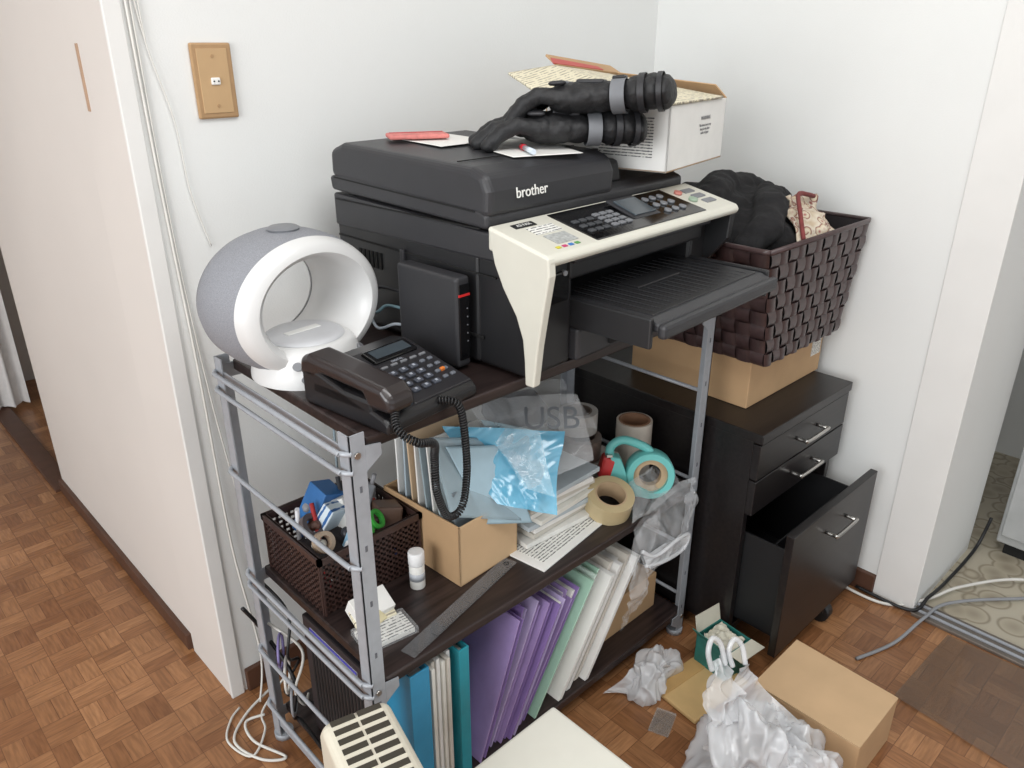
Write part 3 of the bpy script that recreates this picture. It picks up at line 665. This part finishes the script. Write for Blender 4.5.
lathe(g,'ring',[(.034,-.020),(.046,-.020),(.048,-.016),(.048,.016),(.046,.020),(.034,.020)],teal,48,rot=(90,0,0),loc=(.03,0,.050))
lathe(g,'tape_roll',[(.022,-.010),(.034,-.010),(.034,.010),(.022,.010)],core,48,rot=(90,0,0),loc=(.03,0,.050))
prism(g,'body',[(-.045,.012),(.03,.002),(.03,.016),(-.010,.036),(-.030,.085),(-.050,.088),(-.056,.05)],-.018,.018,teal,.004,axis='y')
tube(g,'handle_loop',[(-.045,0,.06),(-.050,0,.10),(-.025,0,.118),(.015,0,.106),(.03,0,.094)],.009,teal)
box(g,'cutter',(-.058,-.018,.086),(-.046,.018,.092),steel,.001)
box(g,'red_part',(-.070,-.019,.040),(-.042,.019,.086),M('red_plastic',(190,52,52),.35),.006,rot=(0,15,0))
g=G('clear_plastic_bag')
cl2=M('clear_bag_film',(230,232,234),.12,alpha=.26,spec=1.)
film(g,'bag_back',[(1.19,.90,.48),(1.345,.90,.50),(1.345,.835,.44),(1.15,.835,.43)],cl2,amp=.03,sc=9,seed=4,nu=50,hf=.15)
film(g,'hang',[(1.15,.822,.44),(1.335,.822,.47),(1.325,.81,.32),(1.17,.812,.29)],cl2,amp=.024,sc=9,seed=8,nu=60,hf=.15)
film(g,'hang_2',[(1.12,.815,.41),(1.22,.81,.44),(1.18,.80,.24),(1.11,.81,.17)],cl2,amp=.02,sc=11,seed=12,nu=50,hf=.15)
tube(g,'white_handle',[(1.15,.805,.37),(1.19,.795,.345),(1.27,.795,.350),(1.32,.80,.335),(1.30,.80,.305),(1.22,.795,.315),(1.16,.80,.33)],.0045,bagw)
film(g,'handle_film',[(1.15,.80,.36),(1.32,.80,.345),(1.31,.798,.30),(1.17,.798,.315)],bagw,amp=.008,sc=25,seed=3,nu=30,hf=.1)

# ================================================================ bottom shelf
Bz=.071
g=G('ring_binder',(.565,.842,Bz)); bb=M('binder_blue',(60,146,186),.3,var=.05)
box(g,'cover_l',(0,0,0),(.003,.25,.315),bb,.001); box(g,'cover_r',(.038,0,0),(.041,.25,.315),bb,.001); box(g,'spine',(0,-.002,0),(.041,.002,.315),bb,.001); box(g,'pages',(.005,.006,.004),(.036,.24,.300),paper,.001)
g=G('paper_files',(.612,.842,Bz+.001))
for k in range(6): box(g,'file_%d'%k,(.0085*k,.004*((k*3)%4),0),(.0075+.0085*k,.22,.298+.004*(k%3)),M('pf%d'%(k%3),[(224,222,214),(206,200,190),(230,229,226)][k%3],.6),.001)
g=G('ring_binder',(.672,.842,Bz)); tb=M('binder_teal',(46,150,165),.3)
box(g,'cover_l',(0,0,0),(.003,.25,.305),tb,.001); box(g,'cover_r',(.020,0,0),(.023,.25,.305),tb,.001); box(g,'spine',(0,-.002,0),(.023,.002,.305),tb,.001); box(g,'pages',(.004,.004,.004),(.019,.24,.290),paper,.001)
def leaning(par,nm,x,lean,t,H_,mat,y0=.84,y1=1.06):
    a=radians(lean); p=[(x,Bz),(x+t/cos(a),Bz),(x+t/cos(a)+H_*sin(a),Bz+H_*cos(a)),(x+H_*sin(a),Bz+H_*cos(a))]
    return prism(par,nm,p,y0,y1,mat,.0008,axis='y')
g=G('purple_folders')
pu=[M('folder_purple_a',(172,148,200),.22,var=.06,alpha=.82),M('folder_purple_b',(146,120,180),.22,var=.06,alpha=.82),M('folder_lilac',(196,180,220),.22,var=.04,alpha=.75)]
for k in range(7):
    x=.714+.020*k; le=20+2.0*k
    leaning(g,'folder_%d'%k,x,le,.003,.305+.006*(k%3)-.004*k*(k>3),pu[k%3],y0=.838+.007*((k*3)%4))
    leaning(g,'paper_%d'%k,x+.005,le,.007,.292,paper,y0=.846+.007*((k*3)%4))
    leaning(g,'back_%d'%k,x+.014,le,.002,.300,pu[(k+1)%3],y0=.840+.007*((k*3)%4))
g=G('green_folders')
gc=[M('folder_green',(176,214,192),.25,alpha=.82),M('folder_mint',(210,230,218),.25,alpha=.82)]
for k in range(3):
    leaning(g,'folder_%d'%k,.868+.02*k,33,.004,.31,gc[k%2],y0=.842+.01*k); leaning(g,'paper_%d'%k,.874+.02*k,33,.009,.30,paper,y0=.850+.01*k)
g=G('document_pile')
for k in range(6): leaning(g,'sheet_%d'%k,.938+.017*k,33,.010,.29+.006*((k*5)%3),[paper,_m['pf1'],_m['pf2']][k%3],y0=.84+.008*((k*3)%5))
g=G('cardboard_box',(1.14,.89,Bz)); box(g,'body',(0,0,0),(.20,.26,.10),card,.002); box(g,'seam',(0,.12,.10),(.20,.14,.1005),_m['kraft_tape'],0)
g=G('modem_box',(.53,.92,Bz)); vb=M('vent_black',(44,38,40),.5)
box(g,'body',(0,0,0),(.03,.22,.29),vb,.004); multibox(g,'vents',[((-.001,.02+i*.012,.03),(.0,.026+i*.012,.22)) for i in range(15)],dark)
box(g,'label',(-.0015,.03,.245),(0,.19,.275),M('label_white',(220,222,228),.5),0); box(g,'label_stripe',(-.002,.03,.262),(-.0012,.19,.275),M('label_blue',(70,70,180),.4),0)
g=G('loose_cables')
tube(g,'cord_1',[(.47,1.27,.33),(.50,1.26,.26),(.515,1.18,.18),(.50,1.17,.10),(.51,1.16,.082),(.50,1.0,.09),(.515,.9,.08),(.52,.87,.08)],.004,cableb)
tube(g,'cord_2',[(.52,1.3,.35),(.50,1.26,.30),(.54,1.18,.24),(.51,1.17,.16),(.53,1.18,.10),(.56,1.22,.08)],.003,cablew)
tube(g,'cord_3',[(.50,1.27,.40),(.53,1.2,.33),(.505,1.17,.25),(.54,1.2,.2),(.51,1.22,.12),(.56,1.18,.08)],.003,cableb)
tube(g,'cord_4',[(.53,1.35,.02),(.46,1.33,.008),(.41,1.28,.006),(.43,1.20,.006),(.47,1.17,.006),(.44,1.25,.008),(.45,1.31,.008),(.49,1.30,.01)],.003,cablew)
tube(g,'cord_5',[(.56,1.33,.05),(.49,1.31,.012),(.47,1.26,.01),(.42,1.22,.006),(.40,1.29,.006),(.43,1.34,.006),(.46,1.36,.006)],.0025,cablew)
for k in range(3):
    tube(g,'loop_%d'%k,[(.507+.02*cos(a/8*2*pi),1.175+.015*k+.03*cos(a/8*2*pi),.14+.05*k+.035*sin(a/8*2*pi)) for a in range(9)],.003,[cableg,cablew,M('cable_lilac',(130,120,170),.5)][k])

# ================================================================ foreground
g=G('fan_heater',(.330,.618,0),rz=-14)
hc=M('heater_cream',(216,210,193),.4,var=.02)
prism(g,'body',[(0,0),(.20,0),(.20,.43),(.18,.46),(.02,.46),(0,.43)],0,.105,hc,.014,4)
multibox(g,'slots',[((.014+c*.040,.02+i*.0185,.4595),(.050+c*.040,.030+i*.0185,.4612)) for i in range(9) for c in range(2)],M('slot_dark',(60,55,46),.7))
box(g,'label',(.02,.1995,.40),(.08,.2015,.43),printed,.0); box(g,'base',(-.012,-.01,0),(.117,.21,.02),hc,.006)
g=G('step_stool',(0,0,0)); sw=M('stool_white',(226,224,213),.45,var=.015)
box(g,'seat',(.545,.33,.275),(.760,.692,.30),sw,.006,3)
for i,(x,y) in enumerate(((.555,.34),(.735,.34),(.555,.66),(.735,.66))): box(g,'leg_%d'%i,(x,y,0),(x+.02,y+.02,.276),sw,.003)
box(g,'apron',(.56,.67,.22),(.75,.68,.276),sw,.002)

# ---- floor clutter
def bagshape(p):
    k=1-.45*max(0,p.z)**1.5; return Vector((p.x*k,p.y*k,p.z))
g=G('plastic_bag')
blob(g,'bag',(1.190,.775,.034),(.090,.048,.044),bagw,amp=.050,sc=10,seed=21,sub=6,hf=.16)
film(g,'tail',[(1.07,.82,.01),(1.15,.73,.012),(1.25,.77,.05),(1.15,.815,.05)],bagw,amp=.030,sc=11,seed=23,nu=60,hf=.16)
g=G('shopping_bag')
blob(g,'bag',(1.105,.475,.082),(.125,.085,.105),bagw,amp=.080,sc=8,seed=31,sub=6,shape=bagshape,st=(1.6,1.6,.6),hf=.16)
blob(g,'side',(1.145,.405,.062),(.085,.070,.080),bagw,amp=.065,sc=9,seed=37,sub=6,st=(1.5,1.5,.6),hf=.16)
film(g,'neck_left',[(1.02,.53,.12),(1.13,.47,.13),(1.125,.565,.250),(1.085,.580,.255)],bagw,amp=.045,sc=10,seed=33,nu=60,hf=.14)
film(g,'neck_right',[(1.09,.51,.13),(1.20,.44,.12),(1.165,.550,.235),(1.135,.565,.240)],bagw,amp=.045,sc=10,seed=34,nu=60,hf=.14)
tube(g,'handle_left',[(1.085,.575,.245),(1.080,.585,.285),(1.098,.590,.305),(1.118,.582,.285),(1.122,.568,.240)],.0055,bagw)
tube(g,'handle_right',[(1.138,.560,.230),(1.136,.572,.262),(1.152,.572,.282),(1.168,.562,.262),(1.166,.548,.225)],.0055,bagw)
g=G('padded_envelope',(1.155,.635,0.001),rz=-6)
box(g,'envelope',(0,0,0),(.19,.13,.012),M('kraft_yellow',(200,168,116),.65),.004); box(g,'flap',(0,.09,.012),(.19,.13,.0135),M('kraft_flap',(188,152,98),.65),.001)
g=G('plastic_case',(1.085,.655,0.0),rz=20); box(g,'case',(0,0,0),(.07,.045,.005),M('case_clear',(205,202,196),.12,alpha=.28,spec=1.),.002)
g=G('tissue_box',(1.300,.655,.001),rz=-6,s=.9)
tl=M('box_teal',(40,112,104),.5,var=.15,scale=40); fc=M('flap_cream',(206,202,186),.6)
w,d,h=.095,.10,.10
box(g,'front',(0,0,0),(w,.003,h),tl,.001); box(g,'left',(0,0,0),(.003,d,h),tl,.001); box(g,'right',(w-.003,0,0),(w,d,h),tl,.001); box(g,'back',(0,d-.003,0),(w,d,h),tl,.001); box(g,'bottom',(0,0,0),(w,d,.003),fc,.001)
sheet(g,'flap_1',[(0,0,h),(.0,d,h),(-.020,d,h+.028),(-.020,0,h+.025)],tl,thick=.002); sheet(g,'flap_2',[(0,d,h),(w,d,h),(w,d+.01,h+.045),(0,d+.01,h+.05)],fc,thick=.002)
sheet(g,'flap_3',[(.004,.0,h),(w,0,h),(w+.01,-.035,h-.008),(.01,-.035,h-.006)],fc,thick=.002)
film(g,'paper_inside',[(.01,.01,.09),(w-.01,.01,.09),(w-.01,d-.01,.10),(.01,d-.01,.10)],fc,amp=.02,sc=30,seed=3,nu=20)
g=G('cardboard_box',(1.240,.33,0),rz=0)
box(g,'body',(0,0,0),(.180,.225,.115),card,.002); sheet(g,'flap',[(0,0,.117),(.180,0,.117),(.183,.228,.122),(.0,.228,.119)],cardd,thick=.003)
g=G('acrylic_sheet',(0,0,0)); sheet(g,'sheet',[(1.52,.10,.006),(1.855,.06,.004),(1.85,.36,.004),(1.55,.37,.006)],M('acrylic',(120,100,84),.08,alpha=.3,spec=1.),thick=.002)
g=G('floor_cables')
tube(g,'cord_white',[(1.86,.80,.02),(1.84,.60,.008),(1.86,.50,.008),(1.94,.44,.02),(2.05,.40,.02),(2.20,.30,.02),(2.29,.15,.01),(2.28,-.1,.01)],.004,cablew)
tube(g,'cord_black',[(1.86,.60,.012),(1.865,.46,.012),(1.93,.44,.03),(2.05,.435,.02),(2.25,.43,.03),(2.29,.42,.12)],.0045,cableb)
tube(g,'cord_grey',[(1.60,.48,.006),(1.72,.44,.006),(1.84,.42,.022),(1.95,.40,.02),(2.1,.30,.01),(2.24,.15,.01),(2.25,-.1,.01)],.0042,cableg)
g=G('kitchen_cabinet',(2.315,-.40,0)); rw=M('cabinet_grey',(176,178,178),.35,metal=.2)
box(g,'body',(0,0,.04),(.5,.80,.82),rw,.006); box(g,'kick',(.02,.02,0),(.48,.78,.05),dark,.002)
box(g,'door_1',(-.014,.01,.07),(-.001,.395,.80),rw,.004); box(g,'door_2',(-.014,.405,.07),(-.001,.79,.80),rw,.004); box(g,'counter',(-.02,-.01,.82),(.5,.81,.85),steel,.003)
tube(g,'handle_1',[(-.014,.36,.55),(-.03,.36,.55),(-.03,.36,.68),(-.014,.36,.68)],.004,steel,n=3); tube(g,'handle_2',[(-.014,.44,.55),(-.03,.44,.55),(-.03,.44,.68),(-.014,.44,.68)],.004,steel,n=3)

# ---------------------------------------------------------------- lights
def area(name,loc,tgt,size,e,col=(1,1,1),sy=None):
    L=bpy.data.lights.new(name,'AREA'); L.energy=e; L.size=size; L.color=col
    if sy: L.shape='RECTANGLE'; L.size_y=sy
    o=bpy.data.objects.new(name,L); COL.objects.link(o); o.location=loc
    o.rotation_euler=(Vector(tgt)-Vector(loc)).to_track_quat('-Z','Y').to_euler()
area('window_daylight',(-2.0,.2,1.6),(1.2,1.0,.7),1.8,57,(.975,.99,1.0),1.6)
area('ceiling_lamp',(.6,.0,2.42),(.6,.1,0),1.0,23,(.99,1,1))
wd=bpy.data.worlds.new('World'); SC.world=wd; wd.use_nodes=True
wd.node_tree.nodes['Background'].inputs[0].default_value=(.93,.97,1,1); wd.node_tree.nodes['Background'].inputs[1].default_value=1.05

# ---------------------------------------------------------------- camera
cam=bpy.data.cameras.new('camera'); cam.sensor_fit='HORIZONTAL'; cam.sensor_width=36; cam.lens=780/1024*36; cam.clip_start=.02
o=bpy.data.objects.new('camera',cam); COL.objects.link(o); o.location=(0,0,1.36)
o.rotation_euler=(radians(90-23.6),0,radians(46.35-90)); SC.camera=o
